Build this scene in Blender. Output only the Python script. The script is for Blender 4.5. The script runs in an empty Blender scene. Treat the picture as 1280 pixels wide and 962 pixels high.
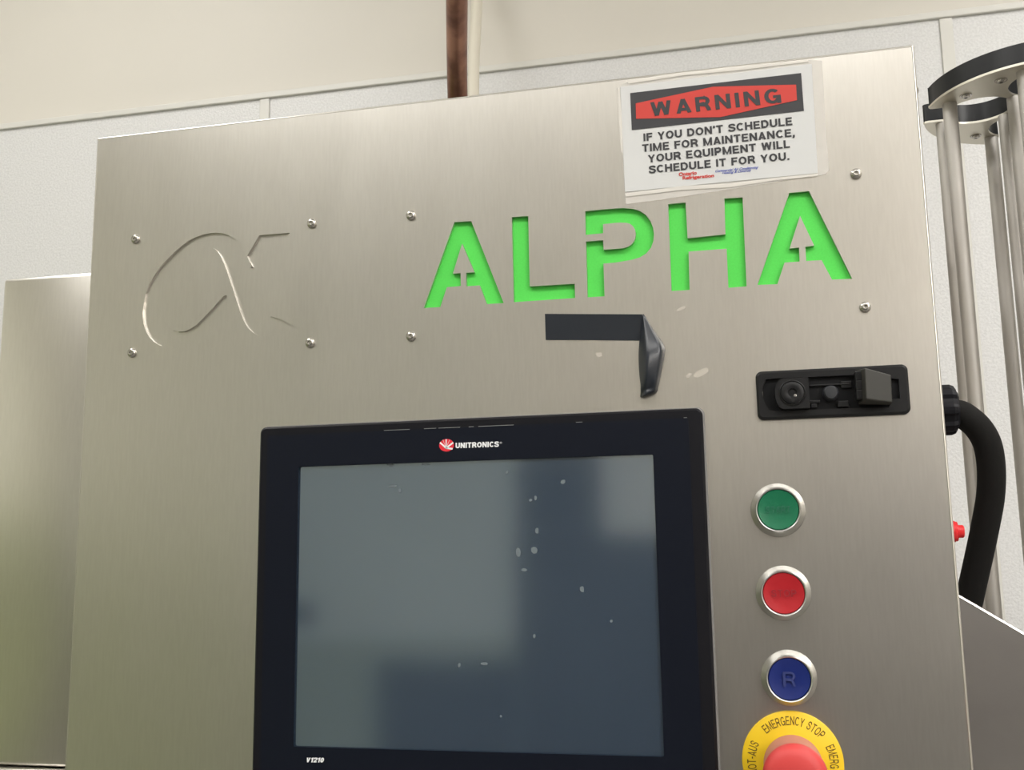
import bpy, bmesh, math, random
from mathutils import Vector, Matrix
random.seed(7)
S = bpy.context.scene
COL = S.collection
PI = math.pi
Z0 = 1.5                       # height of the panel datum above the floor

# ------------------------------------------------------------------ camera
R = [[0.9751206689375199, 0.22117739489656651, -0.014840518778397559],
     [-0.04976664508966242, 0.1531880621767743, -0.9869431081085902],
     [-0.21601611524921766, 0.9631271866131145, 0.1603841025767321]]
CAM = Vector((0.0849830336, -0.676864893, Z0 - 0.0316585871))
F = 1295.148
cx_, cy_, cz_ = Vector(R[0]), -Vector(R[1]), -Vector(R[2])
cd = bpy.data.cameras.new('camera'); cam = bpy.data.objects.new('camera', cd); COL.objects.link(cam)
m = Matrix((cx_, cy_, cz_)).transposed().to_4x4(); m.translation = CAM
cam.matrix_world = m
cd.sensor_width = 36; cd.lens = F / 1280 * 36; cd.clip_start = 0.01
S.camera = cam

# ------------------------------------------------------------------ world, view
S.view_settings.view_transform = 'Standard'
S.view_settings.look = 'None'
S.view_settings.gamma = 1
S.view_settings.use_curve_mapping = False
S.view_settings.exposure = -0.2
LIGHT = 13.2                   # watts per ceiling lamp over the machine
LIGHT_ROOM = 15.0              # watts per unseen lamp of the row set to glow in the steel
LIGHT_FILL = 44.0               # watts per unseen lamp added at far right to brighten the walls
LIGHT_COL = (1.0, 0.985, 0.965)
w = bpy.data.worlds.new('world'); S.world = w; w.use_nodes = True
w.node_tree.nodes['Background'].inputs[0].default_value = (0.9, 0.95, 1.0, 1)
w.node_tree.nodes['Background'].inputs[1].default_value = 0.12


def at(px, py, Y=0.0):
    """point of the plane y=Y seen at photograph pixel (px,py)"""
    d = (px - 640) / F * Vector(R[0]) + (py - 481) / F * Vector(R[1]) + Vector(R[2])
    return CAM + d * ((Y - CAM.y) / d.y)


# ------------------------------------------------------------------ materials
def mat(name, color, rough=0.5, metal=0.0, spec=0.5, coat=0.0, alpha=1.0, emit=None, trans=0.0):
    mt = bpy.data.materials.new(name); mt.use_nodes = True
    b = mt.node_tree.nodes['Principled BSDF']
    b.inputs['Base Color'].default_value = (*color, 1)
    b.inputs['Roughness'].default_value = rough
    b.inputs['Metallic'].default_value = metal
    b.inputs['Specular IOR Level'].default_value = spec
    b.inputs['Coat Weight'].default_value = coat
    b.inputs['Alpha'].default_value = alpha
    b.inputs['Transmission Weight'].default_value = trans
    if emit:
        b.inputs['Emission Color'].default_value = (*emit[0], 1)
        b.inputs['Emission Strength'].default_value = emit[1]
    return mt


def nodes(mt):
    nt = mt.node_tree
    return nt, nt.nodes, nt.links, nt.nodes['Principled BSDF']


def add_noise(mt, scale, vec=(1, 1, 1), rough=None, color=None, bump=None, detail=3.0, pos=(0.35, 0.65)):
    """object-space noise that varies roughness, colour and/or relief"""
    nt, N, L, b = nodes(mt)
    tc = N.new('ShaderNodeTexCoord'); mp = N.new('ShaderNodeMapping'); no = N.new('ShaderNodeTexNoise')
    mp.inputs['Scale'].default_value = vec
    no.inputs['Scale'].default_value = scale; no.inputs['Detail'].default_value = detail
    L.new(tc.outputs['Object'], mp.inputs['Vector']); L.new(mp.outputs[0], no.inputs['Vector'])
    if rough:
        r = N.new('ShaderNodeMapRange'); r.inputs[1].default_value, r.inputs[2].default_value = pos
        r.inputs[3].default_value, r.inputs[4].default_value = rough
        L.new(no.outputs[0], r.inputs[0]); L.new(r.outputs[0], b.inputs['Roughness'])
    if color:
        c = N.new('ShaderNodeValToRGB')
        c.color_ramp.elements[0].position, c.color_ramp.elements[1].position = pos
        c.color_ramp.elements[0].color = (*color[0], 1); c.color_ramp.elements[1].color = (*color[1], 1)
        L.new(no.outputs[0], c.inputs[0]); L.new(c.outputs[0], b.inputs['Base Color'])
    if bump:
        bp = N.new('ShaderNodeBump'); bp.inputs['Strength'].default_value = bump[0]
        bp.inputs['Distance'].default_value = bump[1]
        L.new(no.outputs[0], bp.inputs['Height'])
        if b.inputs['Normal'].is_linked:
            L.new(b.inputs['Normal'].links[0].from_socket, bp.inputs['Normal'])
        L.new(bp.outputs[0], b.inputs['Normal'])
    return mt


STEEL = mat('brushed_steel', (0.63, 0.605, 0.57), 0.28, 1.0)
add_noise(STEEL, 9, (3, 3, 0.9), rough=(0.295, 0.315), detail=5)
add_noise(STEEL, 60, (12, 12, 1.2), color=((0.68, 0.655, 0.61), (0.705, 0.68, 0.635)), bump=(0.03, 0.0002))
STEEL_SHINY = mat('turned_steel', (0.62, 0.61, 0.59), 0.22, 1.0)
STEEL_ROD = mat('satin_rod_steel', (0.66, 0.64, 0.60), 0.6, 0.9)
add_noise(STEEL_ROD, 12, (1, 1, 0.6), color=((0.44, 0.415, 0.385), (0.56, 0.54, 0.51)))
ALU = mat('satin_aluminium', (0.56, 0.56, 0.55), 0.36, 1.0)
GREEN = add_noise(mat('green_plastic', (0.10, 0.72, 0.10), 0.55, spec=0.3), 900, color=((0.098, 0.70, 0.095), (0.105, 0.74, 0.105)))
BLACK = add_noise(mat('black_moulded_plastic', (0.006, 0.006, 0.009), 0.5, spec=0.2), 900, bump=(0.15, 0.0003))
BLACK_SHEET = mat('black_membrane', (0.005, 0.007, 0.014), 0.42, spec=0.18)
SCREEN = mat('dark_display', (0.04, 0.06, 0.09), 0.09, spec=0.5)
SCREEN.node_tree.nodes['Principled BSDF'].inputs['Specular Tint'].default_value = (0.88, 0.98, 1.0, 1)
SCREEN.node_tree.nodes['Principled BSDF'].inputs['IOR'].default_value = 3.0
add_noise(SCREEN, 14, color=((0.034, 0.055, 0.088), (0.040, 0.062, 0.096)), detail=4)
PAPER = mat('white_paper', (0.66, 0.665, 0.665), 0.6, spec=0.3)
INK = mat('dark_grey_ink', (0.035, 0.035, 0.040), 0.6)
RED_INK = mat('red_ink', (0.60, 0.045, 0.033), 0.6)
LOGO_RED = mat('logo_red', (0.75, 0.02, 0.04), 0.5)
BLUE_INK = mat('blue_ink', (0.05, 0.08, 0.42), 0.6)
WHITE_INK = mat('white_ink', (0.85, 0.86, 0.88), 0.5)
LAMINATE = mat('clear_laminate', (0.93, 0.90, 0.86), 0.28, spec=0.6, alpha=0.42)
add_noise(LAMINATE, 120, (1, 1, 1), bump=(0.35, 0.001))
TAPE = mat('black_vinyl_tape', (0.014, 0.018, 0.026), 0.28, spec=0.5)
CAP_GREEN = mat('green_button_plastic', (0.008, 0.16, 0.075), 0.35)
CAP_RED = mat('red_button_plastic', (0.46, 0.014, 0.022), 0.35)
CAP_BLUE = mat('blue_button_plastic', (0.007, 0.020, 0.16), 0.35)
YELLOW = mat('yellow_plastic', (0.86, 0.58, 0.01), 0.5)
YINK = mat('printed_olive_ink', (0.16, 0.10, 0.01), 0.6)
STOP_RED = mat('mushroom_red', (0.62, 0.052, 0.05), 0.5)
STOP_PINK = mat('dusty_pink_collar', (0.52, 0.20, 0.16), 0.5)
COPPER = add_noise(mat('aged_copper', (0.23, 0.12, 0.085), 0.33, 1.0), 25, (1, 1, 0.25),
                   color=((0.17, 0.085, 0.062), (0.36, 0.19, 0.13)), detail=6)
PVC = mat('white_pvc', (0.74, 0.70, 0.60), 0.45)
RUBBER = add_noise(mat('black_rubber_foam', (0.010, 0.0095, 0.009), 0.8, spec=0.2), 1500, bump=(0.3, 0.0005))
RED_PLASTIC = mat('red_fitting_plastic', (0.75, 0.025, 0.03), 0.4)
LEVER = mat('worn_olive_black', (0.030, 0.029, 0.025), 0.5)
WALL_PAINT = add_noise(mat('beige_wall_paint', (0.74, 0.68, 0.56), 0.5), 1.2, color=((0.665, 0.635, 0.575), (0.705, 0.675, 0.615)), detail=3)
FRP = add_noise(mat('white_pebbled_panel', (0.70, 0.70, 0.70), 0.40), 260, color=((0.67, 0.67, 0.67), (0.75, 0.75, 0.75)),
                bump=(0.35, 0.002), detail=2)
TRIM = mat('pvc_trim', (0.70, 0.69, 0.65), 0.4)
CEIL = mat('ceiling_white', (0.86, 0.83, 0.78), 0.7)
FLOOR = add_noise(mat('grey_concrete', (0.23, 0.22, 0.20), 0.6), 3, color=((0.19, 0.185, 0.17), (0.27, 0.26, 0.24)), detail=6)
GREENWALL = mat('two_tone_green_paint', (0.3, 0.4, 0.25), 0.6)
DARK_SHAPE = mat('added_dark_slate', (0.085, 0.08, 0.082), 0.6)  # slate for unseen dark shapes added to be mirrored in steel and screen
GREYWALL = mat('pale_grey_green_paint', (0.6, 0.6, 0.6), 0.6)
DARKWALL = mat('dark_stand_in_wall', (0.1, 0.1, 0.1), 0.55)
DIFFUSER = mat('lamp_diffuser', (0.9, 0.9, 0.88), 0.5, emit=((1.0, 0.96, 0.9), 3.0))
WHITE_METAL = mat('white_enamel', (0.8, 0.8, 0.78), 0.4)


def two_tone(mt, z, low, high):
    nt, N, L, b = nodes(mt)
    g = N.new('ShaderNodeNewGeometry'); s = N.new('ShaderNodeSeparateXYZ'); c = N.new('ShaderNodeMath'); c.operation = 'GREATER_THAN'
    c.inputs[1].default_value = z; mx = N.new('ShaderNodeMix'); mx.data_type = 'RGBA'
    L.new(g.outputs['Position'], s.inputs[0]); L.new(s.outputs['Z'], c.inputs[0]); L.new(c.outputs[0], mx.inputs[0])
    mx.inputs[6].default_value = (*low, 1); mx.inputs[7].default_value = (*high, 1)
    L.new(mx.outputs[2], b.inputs['Base Color'])


two_tone(GREENWALL, 1.62, (0.38, 0.43, 0.24), (0.84, 0.85, 0.74))
two_tone(GREYWALL, 1.05, (0.52, 0.55, 0.46), (0.84, 0.86, 0.84))
two_tone(DARKWALL, 1.55, (0.075, 0.07, 0.07), (0.88, 0.85, 0.82))  # dark lower part stands in for dark things mirrored in the screen


# ------------------------------------------------------------------ builders
def thing(name, label, cat, loc, group=None):
    o = bpy.data.objects.new(name, None); COL.objects.link(o); o.location = loc; o.empty_display_size = 0.05
    o['label'] = label; o['category'] = cat
    if group: o['group'] = group
    return o


def root_of(p):
    v = Vector((0, 0, 0))
    while p is not None:
        v += p.location; p = p.parent
    return v


def obj(name, bm, mt, parent=None, origin=None, label=None, smooth=False, kind=None):
    """bmesh in world coordinates -> ONE linked mesh object (child of parent or top-level)"""
    base = root_of(parent) + (Vector(origin) - root_of(parent) if origin is not None else Vector((0, 0, 0)))
    bmesh.ops.translate(bm, verts=bm.verts, vec=-base)
    me = bpy.data.meshes.new(name); bm.to_mesh(me); bm.free()
    if mt: me.materials.append(mt)
    o = bpy.data.objects.new(name, me); COL.objects.link(o)
    if parent: o.parent = parent
    o.location = base - root_of(parent)
    if smooth:
        for p in me.polygons: p.use_smooth = True
    if label: o['label'] = label
    if kind: o['kind'] = kind
    return o


def tag(o, label, cat, group=None):
    o['label'] = label; o['category'] = cat
    if group: o['group'] = group
    return o


def auto_smooth(o, ang=35):
    me = o.data
    for p in me.polygons: p.use_smooth = True
    b = bmesh.new(); b.from_mesh(me)
    for e in b.edges:
        if len(e.link_faces) == 2 and e.calc_face_angle(0) > math.radians(ang): e.smooth = False
    b.to_mesh(me); b.free()
    return o


def NB(): return bmesh.new()


def box(bm, x0, x1, y0, y1, z0, z1, bev=0.0, seg=2):
    vs = [bm.verts.new((x, y, z)) for x in (x0, x1) for y in (y0, y1) for z in (z0, z1)]
    fs = [bm.faces.new([vs[i] for i in q]) for q in ((0, 1, 3, 2), (4, 6, 7, 5), (0, 4, 5, 1), (2, 3, 7, 6), (0, 2, 6, 4), (1, 5, 7, 3))]
    if bev:
        es = list({e for f in fs for e in f.edges})
        bmesh.ops.bevel(bm, geom=es, offset=bev, segments=seg, profile=0.5, affect='EDGES')
    return bm


def hexa(bm, pts):
    """eight corners: front quad (bl,br,tr,tl) then back quad"""
    v = [bm.verts.new(p) for p in pts]
    for q in ((0, 1, 2, 3), (7, 6, 5, 4), (0, 4, 5, 1), (1, 5, 6, 2), (2, 6, 7, 3), (3, 7, 4, 0)):
        bm.faces.new([v[i] for i in q])
    bmesh.ops.recalc_face_normals(bm, faces=bm.faces)
    return bm


def lathe(bm, prof, center, axis=(0, -1, 0), n=40):
    """prof: (radius, height along axis); r=0 closes"""
    a = Vector(axis).normalized()
    u = a.orthogonal().normalized(); v = a.cross(u)
    c = Vector(center); rings = []
    for r, h in prof:
        if r <= 1e-9: rings.append([bm.verts.new(c + a * h)])
        else: rings.append([bm.verts.new(c + a * h + (u * math.cos(t) + v * math.sin(t)) * r) for t in (2 * PI * i / n for i in range(n))])
    for A, B in zip(rings, rings[1:]):
        if len(A) == 1 and len(B) == 1: continue
        for i in range(n):
            j = (i + 1) % n
            if len(A) == 1: bm.faces.new((A[0], B[i], B[j]))
            elif len(B) == 1: bm.faces.new((A[i], B[0], A[j]))
            else: bm.faces.new((A[i], B[i], B[j], A[j]))
    bmesh.ops.recalc_face_normals(bm, faces=bm.faces)
    return bm


def tube(bm, pts, rad, n=20, cap=True):
    pts = [Vector(p) for p in pts]; rs = rad if isinstance(rad, (list, tuple)) else [rad] * len(pts)
    rings = []; up = None
    for i, p in enumerate(pts):
        d = (pts[min(i + 1, len(pts) - 1)] - pts[max(i - 1, 0)]).normalized()
        if up is None: up = d.orthogonal().normalized()
        up = (up - d * up.dot(d)).normalized(); s = d.cross(up)
        rings.append([bm.verts.new(p + (up * math.cos(2 * PI * k / n) + s * math.sin(2 * PI * k / n)) * rs[i]) for k in range(n)])
    for A, B in zip(rings, rings[1:]):
        for k in range(n): bm.faces.new((A[k], A[(k + 1) % n], B[(k + 1) % n], B[k]))
    if cap:
        bm.faces.new(rings[0][::-1]); bm.faces.new(rings[-1])
    bmesh.ops.recalc_face_normals(bm, faces=bm.faces)
    return bm


def catmull(P, n=10):
    P = [Vector(p) for p in P]; out = []
    for i in range(len(P) - 1):
        a = P[max(i - 1, 0)]; b = P[i]; c = P[i + 1]; d = P[min(i + 2, len(P) - 1)]
        for k in range(n):
            t = k / n
            out.append(0.5 * ((2 * b) + (c - a) * t + (2 * a - 5 * b + 4 * c - d) * t * t + (3 * b - a - 3 * c + d) * t ** 3))
    out.append(P[-1]); return out


def rrect(x0, x1, z0, z1, r, n=6):
    out = []
    for cx, cz, a0 in ((x1 - r, z1 - r, 0), (x0 + r, z1 - r, PI / 2), (x0 + r, z0 + r, PI), (x1 - r, z0 + r, 3 * PI / 2)):
        for k in range(n + 1):
            t = a0 + PI / 2 * k / n; out.append((cx + r * math.cos(t), cz + r * math.sin(t)))
    return out


def loops_plate(bm, loops, y, thick, back=True):
    """flat plate facing -Y with holes: loops[0] outer, the others holes, in (x,z)"""
    rings = []; edges = []
    for lp in loops:
        vs = [bm.verts.new((x, y, z)) for x, z in lp]
        es = [bm.edges.new((vs[i], vs[(i + 1) % len(vs)])) for i in range(len(vs))]
        rings.append(vs); edges += es
    r = bmesh.ops.triangle_fill(bm, use_beauty=True, use_dissolve=False, edges=edges, normal=(0, -1, 0))
    faces = [g for g in r['geom'] if isinstance(g, bmesh.types.BMFace)]
    for f in faces:
        f.normal_update()
        if f.normal.y > 0: f.normal_flip()
    brings = []
    for vs in rings: brings.append([bm.verts.new(v.co + Vector((0, thick, 0))) for v in vs])
    for i, (vs, bs) in enumerate(zip(rings, brings)):
        ar = sum(vs[k].co.x * vs[(k + 1) % len(vs)].co.z - vs[(k + 1) % len(vs)].co.x * vs[k].co.z for k in range(len(vs)))
        for k in range(len(vs)):
            j = (k + 1) % len(vs)
            q = (vs[k], bs[k], bs[j], vs[j])
            if (ar > 0) != (i == 0): q = q[::-1]
            bm.faces.new(q)
    if back:
        mp = {v: b for vs, bs in zip(rings, brings) for v, b in zip(vs, bs)}
        for f in faces: bm.faces.new([mp[v] for v in f.verts][::-1])
    return rings, brings


def text_bm(s, bold=0.0, space=1.0):
    """built-in font -> list of (verts, faces), cap height scaled to 1, left edge at 0; returns (verts, faces, width)"""
    def mesh_of(t):
        cu = bpy.data.curves.new('t', 'FONT'); cu.body = t; cu.offset = bold; cu.space_character = space
        cu.resolution_u = 4
        o = bpy.data.objects.new('t', cu); COL.objects.link(o)
        dg = bpy.context.evaluated_depsgraph_get(); dg.update()
        me = bpy.data.meshes.new_from_object(o.evaluated_get(dg))
        V = [(v.co.x, v.co.y) for v in me.vertices]; Fc = [tuple(p.vertices) for p in me.polygons]
        bpy.data.objects.remove(o); bpy.data.curves.remove(cu); bpy.data.meshes.remove(me)
        return V, Fc
    Vh, _ = mesh_of('H'); lo = min(v[1] for v in Vh); h = max(v[1] for v in Vh) - lo
    V, Fc = mesh_of(s)
    x0 = min(v[0] for v in V); wd = (max(v[0] for v in V) - x0) / h
    return [((x - x0) / h, (y - lo) / h, 0.0) for x, y in V], Fc, wd


def arc(cx, cy, rx, ry, a0, a1, n=14):
    return [(cx + rx * math.cos(math.radians(a0 + (a1 - a0) * i / n)), cy + ry * math.sin(math.radians(a0 + (a1 - a0) * i / n))) for i in range(n + 1)]


def glyph(ch, t):
    """centre lines of a plain grotesque capital, cap height 1, half stroke t -> (polylines, width)"""
    h = 1 - t
    S_ = [(v.x, v.y) for v in catmull([(p[0], p[1], 0) for p in ((.62, .70), (.54, .86), (.35, h), (.15, .84), (.11, .70), (.19, .59), (.36, .52), (.55, .43), (.61, .28), (.53, .13), (.34, t), (.14, .14), (.06, .31))], 4)]
    two = [(v.x, v.y) for v in catmull([(p[0], p[1], 0) for p in ((.08, .68), (.14, .86), (.33, h), (.53, .84), (.56, .68), (.46, .5), (.26, .30), (.12, t))], 4)]
    G = {
        'I': ([[(t, 0), (t, 1)]], 2 * t),
        'F': ([[(t, 0), (t, h), (.60, h)], [(t, .51), (.55, .51)]], .60),
        'E': ([[(.63, t), (t, t), (t, h), (.61, h)], [(t, .51), (.57, .51)]], .63),
        'L': ([[(t, 1), (t, t), (.58, t)]], .58),
        'H': ([[(t, 0), (t, 1)], [(.72 - t, 0), (.72 - t, 1)], [(t, .52), (.72 - t, .52)]], .72),
        'T': ([[(0, h), (.66, h)], [(.33, 0), (.33, h)]], .66),
        'N': ([[(t, 0), (t, 1)], [(.73 - t, 0), (.73 - t, 1)], [(t * 1.1, .96), (.73 - t * 1.1, .04)]], .73),
        'M': ([[(t, 0), (t, 1)], [(.86 - t, 0), (.86 - t, 1)], [(t * 1.1, .95), (.43, .06), (.86 - t * 1.1, .95)]], .86),
        'W': ([[(t, 1), (.27, .04)], [(.27, .04), (.50, .96)], [(.50, .96), (.73, .04)], [(.73, .04), (1 - t, 1)]], 1.0),
        'Y': ([[(t * .9, 1), (.36, .44)], [(.72 - t * .9, 1), (.36, .44)], [(.36, .48), (.36, 0)]], .72),
        'A': ([[(t * .95, 0), (.36, .97)], [(.36, .97), (.72 - t * .95, 0)], [(.18, .27), (.54, .27)]], .72),
        'V': ([[(t * .95, 1), (.34, .03)], [(.34, .03), (.68 - t * .95, 1)]], .68),
        'O': ([arc(.39, .5, .39 - t, .5 - t, 0, 360, 28)], .78),
        'Q': ([arc(.39, .5, .39 - t, .5 - t, 0, 360, 28), [(.44, .28), (.74, -.02)]], .78),
        '0': ([arc(.31, .5, .31 - t, .5 - t, 0, 360, 24)], .62),
        'C': ([arc(.38, .5, .38 - t, .5 - t, 42, 318, 22)], .72),
        'G': ([arc(.38, .5, .38 - t, .5 - t, 42, 330, 22), [(.40, .45), (.76 - t, .45), (.76 - t, 0)]], .76),
        'D': ([[(t, 0), (t, 1)], [(t, h), (.34, h)] + arc(.34, .5, .38 - t, .5 - t, 90, -90, 14) + [(.34, t), (t, t)]], .72),
        'P': ([[(t, 0), (t, 1)], [(t, h), (.40, h)] + arc(.40, (h + .45) / 2, .27 - t, (h - .45) / 2, 90, -90, 12) + [(.40, .45), (t, .45)]], .67),
        'R': ([[(t, 0), (t, 1)], [(t, h), (.42, h)] + arc(.42, (h + .47) / 2, .27 - t, (h - .47) / 2, 90, -90, 12) + [(.42, .47), (t, .47)], [(.36, .47), (.50, .38), (.58, .20), (.62, 0)]], .71),
        'S': ([S_], .68),
        'U': ([[(t, 1), (t, .36)] + arc(.36, .36, .36 - t, .36 - t, 180, 360, 14) + [(.72 - t, 1)]], .72),
        '1': ([[(.06, .74), (.26, .84)], [(.30, 0), (.30, 1)]], .40),
        '2': ([two, [(.05, t), (.62, t)]], .62),
        '-': ([[(0, .40), (.34, .40)]], .34),
        "'": ([[(t, 1), (t, .68)]], 2 * t),
        '.': ([[(t, 0), (t, 2.1 * t)]], 2 * t),
        ',': ([[(t, 2.1 * t), (t, .02), (t * .5, -.17)]], 2 * t),
        ' ': ([], .30),
    }
    return G[ch]


def stroke(P, t):
    """offset a polyline both ways with mitred joins -> left and right points"""
    closed = (Vector(P[0]) - Vector(P[-1])).length < 1e-6
    P = [Vector(p) for p in P]
    if closed: P = P[:-1]
    n = len(P); Lp, Rp = [], []
    for i in range(n):
        a = P[i - 1] if (i or closed) else None
        c = P[(i + 1) % n] if (i < n - 1 or closed) else None
        d0 = (P[i] - a).normalized() if a is not None else None
        d1 = (c - P[i]).normalized() if c is not None else None
        d0 = d0 or d1; d1 = d1 or d0
        n0 = Vector((-d0.y, d0.x)); n1 = Vector((-d1.y, d1.x)); mm = n0 + n1
        if mm.length < 1e-6: mm = n0
        mm.normalize(); k = min(1 / max(mm.dot(n0), 0.3), 1.6)
        Lp.append(P[i] + mm * t * k); Rp.append(P[i] - mm * t * k)
    return Lp, Rp, closed


def stroke_text(s, t=0.09, gap=0.13):
    V, Fc, x, K = [], [], 0.0, []
    for ch in s:
        pls, wd = glyph(ch, t)
        for q, P in enumerate(pls):
            Lp, Rp, cl = stroke(P, t); n = len(Lp); b0 = len(V); K += [q * 1.5e-5] * (2 * n)
            for a, c in zip(Lp, Rp): V += [(x + a.x, min(a.y, 1.0) if ch in 'AWVMNY' else a.y), (x + c.x, min(c.y, 1.0) if ch in 'AWVMNY' else c.y)]
            for i in range(n if cl else n - 1):
                j = (i + 1) % n; Fc.append((b0 + 2 * i, b0 + 2 * i + 1, b0 + 2 * j + 1, b0 + 2 * j))
        x += wd + gap
    return [(p[0], max(p[1], 0.0) if p[1] > -0.08 else p[1], k) for p, k in zip(V, K)], Fc, x - gap


def text_on(bm, s, bl, br, tl, bold=0.02, space=1.0, t=None, gap=0.13):
    """write s in the parallelogram baseline-left, baseline-right, top-left (3-D points); t = half stroke of the drawn capitals, None = built-in font"""
    V, Fc, wd = stroke_text(s, t, gap) if t else text_bm(s, bold, space)
    e = (br - bl) / wd; u = tl - bl
    vs = [bm.verts.new(bl + e * x + u * y - Vector((0, k, 0))) for x, y, k in V]
    for f in Fc:
        try: bm.faces.new([vs[i] for i in f])
        except ValueError: pass
    bm.normal_update()
    for f in bm.faces:
        if f.normal.y > 0: f.normal_flip()
    return bm


def poly(bm, pts):
    vs = [bm.verts.new(p) for p in pts]; f = bm.faces.new(vs); f.normal_update()
    if f.normal.y > 0: f.normal_flip()
    bmesh.ops.triangulate(bm, faces=[f])
    return bm


def copy_part(o, parent, world):
    c = o.copy(); COL.objects.link(c); c.parent = parent; c.location = Vector(world) - root_of(parent)
    return c


# ================================================================== the room
WY = 1.05                                         # wall behind the machine
zt = at(640, 87.5, WY).z                           # height of the horizontal trim's lower edge
def struct(name, bm, mt, parent=None): return obj(name, bm, mt, parent, kind='structure')
XL, XR, YF, ZC = -2.6, 2.8, -4.4, 3.1
struct('floor', box(NB(), XL, XR, YF, WY + 0.1, -0.05, 0), FLOOR)
struct('ceiling', box(NB(), XL, XR, YF, WY + 0.1, ZC, ZC + 0.05), CEIL)
b = NB(); box(b, XL, XR, WY + 0.003, WY + 0.1, zt, ZC); struct('wall_back', b, WALL_PAINT)
b = NB(); box(b, XL, XR, WY, WY + 0.1, 0, zt); struct('wall_back_lower', b, FRP)
struct('wall_left', box(NB(), XL - 0.05, XL, YF, WY + 0.1, 0, ZC), GREENWALL)
struct('wall_right', box(NB(), XR, XR + 0.05, YF, WY + 0.1, 0, ZC), WALL_PAINT)
b = NB(); box(b, XL, -1.04, YF - 0.05, YF, 0, ZC); struct('wall_front_left', b, GREYWALL)
b = NB(); box(b, -1.04, XR, YF - 0.05, YF, 0, ZC); struct('wall_front_right', b, DARKWALL)
b = NB()
for k in range(20):
    box(b, -1.02, -0.61, YF + 0.002, YF + 0.03, 0.1 * k + 0.004, 0.1 * k + 0.098)
struct('added_dark_panel_1', b, DARK_SHAPE)  # unseen panel standing in for a tall dark thing mirrored in the screen
b = NB()
for k in range(21):
    box(b, 0.25, 2.4, YF + 0.002, YF + 0.03, 0.1 * k + 0.004, 0.1 * k + 0.098)
struct('added_dark_panel_2', b, DARK_SHAPE)  # unseen panel added to darken what the steel's right side reflects
b = NB(); box(b, XL, -2.1, YF + 0.001, YF + 0.03, 1.12, 1.24, 0.006); struct('trim_4', b, DARK_SHAPE)
b = NB(); box(b, XL + 0.001, XL + 0.03, YF, WY - 0.01, 1.12, 1.24, 0.006); struct('trim_5', b, DARK_SHAPE)
b = NB(); box(b, -1.75, -1.05, YF + 0.001, YF + 0.03, 0.0, 0.95, 0.006); struct('trim_6', b, DARK_SHAPE)  # dark panel added as a bench silhouette for the screen's reflection
# joint mouldings of the pebbled panels
box_t = NB(); box(box_t, XL, XR, WY - 0.006, WY + 0.006, zt, zt + 0.0125, 0.002); struct('trim_1', box_t, TRIM)
for i, px in enumerate((332, 1183)):
    c = at(px, 110 if i == 0 else 40, WY)
    b = NB(); box(b, c.x - 0.010, c.x + 0.010, WY - 0.0035, WY + 0.002, 0, zt - 0.0005, 0.001); struct('trim_%d' % (i + 2), b, TRIM)

# ------------------------------------------------------------------ ceiling lamps
def ceiling_lamp(x, y, label, group, power, along_x):
    hx, hy = (0.62, 0.32) if along_x else (0.32, 0.62)
    t = thing('ceiling_light', label, 'ceiling light', (x, y, ZC), group)
    b = NB(); box(b, x - hx, x + hx, y - hy, y + hy, ZC - 0.05, ZC, 0.006)
    obj('frame', b, WHITE_METAL, t)
    b = NB(); box(b, x - hx + 0.04, x + hx - 0.04, y - hy + 0.04, y + hy - 0.04, ZC - 0.054, ZC - 0.046)
    obj('diffuser', b, DIFFUSER, t)
    ld = bpy.data.lights.new('lamp_light', 'AREA'); ld.shape = 'RECTANGLE'; ld.size = 2 * hx - 0.1; ld.size_y = 2 * hy - 0.1
    ld.energy = power; ld.color = LIGHT_COL
    lo = bpy.data.objects.new('lamp_light', ld); COL.objects.link(lo); lo.parent = t; lo.location = (0, 0, -0.06)
for x, s_ in ((-1.2, 'left'), (1.2, 'right')):
    ceiling_lamp(x, -0.1, 'white flush ceiling light over the machine, %s one of the pair' % s_, 'lights over the machine', LIGHT, False)
for x, s_ in ((-0.95, 'left end'), (0.40, 'middle one'), (1.75, 'right end')):
    ceiling_lamp(x, -1.5, 'unseen ceiling light in the row added to brighten the steel, ' + s_, 'added row of ceiling lights', LIGHT_ROOM, True)  # lamps lined up out of view for an even glow on the steel

for y, s_ in ((-3.7, 'farther'), (-2.4, 'nearer')):
    ceiling_lamp(2.47, y, 'unseen ceiling light added at the right to brighten the walls, %s one' % s_, 'lights added to brighten the walls', LIGHT_FILL, False)  # pair added outside the mirrored view, to brighten the reflected walls

# ------------------------------------------------------------------ pipes behind the machine
def pipe(name, pts, r, mt, label):
    P = catmull(pts, 8)
    b = NB(); tube(b, P, r, 24)
    o = obj(name, b, mt, origin=(pts[-1][0], pts[-1][1], 0), smooth=True)
    return tag(o, label, 'pipe')
T1, B1 = at(571, -8, 0.70), at(571.9, 118, 0.86)
d = T1 - B1
pipe('copper_pipe', [(T1.x - 0.004, T1.y - 0.10, ZC - 0.001), (T1.x - 0.004, T1.y - 0.10, T1.z + 0.3), T1 + d * 0.3, T1, B1, (B1.x - 0.004, 0.90, B1.z - 0.2), (B1.x - 0.006, 0.905, 1.2), (B1.x - 0.006, 0.905, 0.02)], 0.0166, COPPER,
     'brown aged copper pipe rising behind the cabinet top, beside the white pipe')
T2, B2 = at(596.7, -8, 0.995), at(591.6, 118, 0.93)
d = T2 - B2
pipe('plastic_pipe', [(T2.x, 1.0, ZC - 0.001), (T2.x, 1.0, T2.z + 0.4), T2 + d * 0.2, T2, B2, (B2.x + 0.004, 0.94, B2.z - 0.2), (B2.x + 0.02, 0.96, 1.4), (B2.x + 0.02, 0.96, 0.02)], 0.0100, PVC,
     'thin off-white pipe rising behind the cabinet top, right of the copper pipe')

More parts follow.
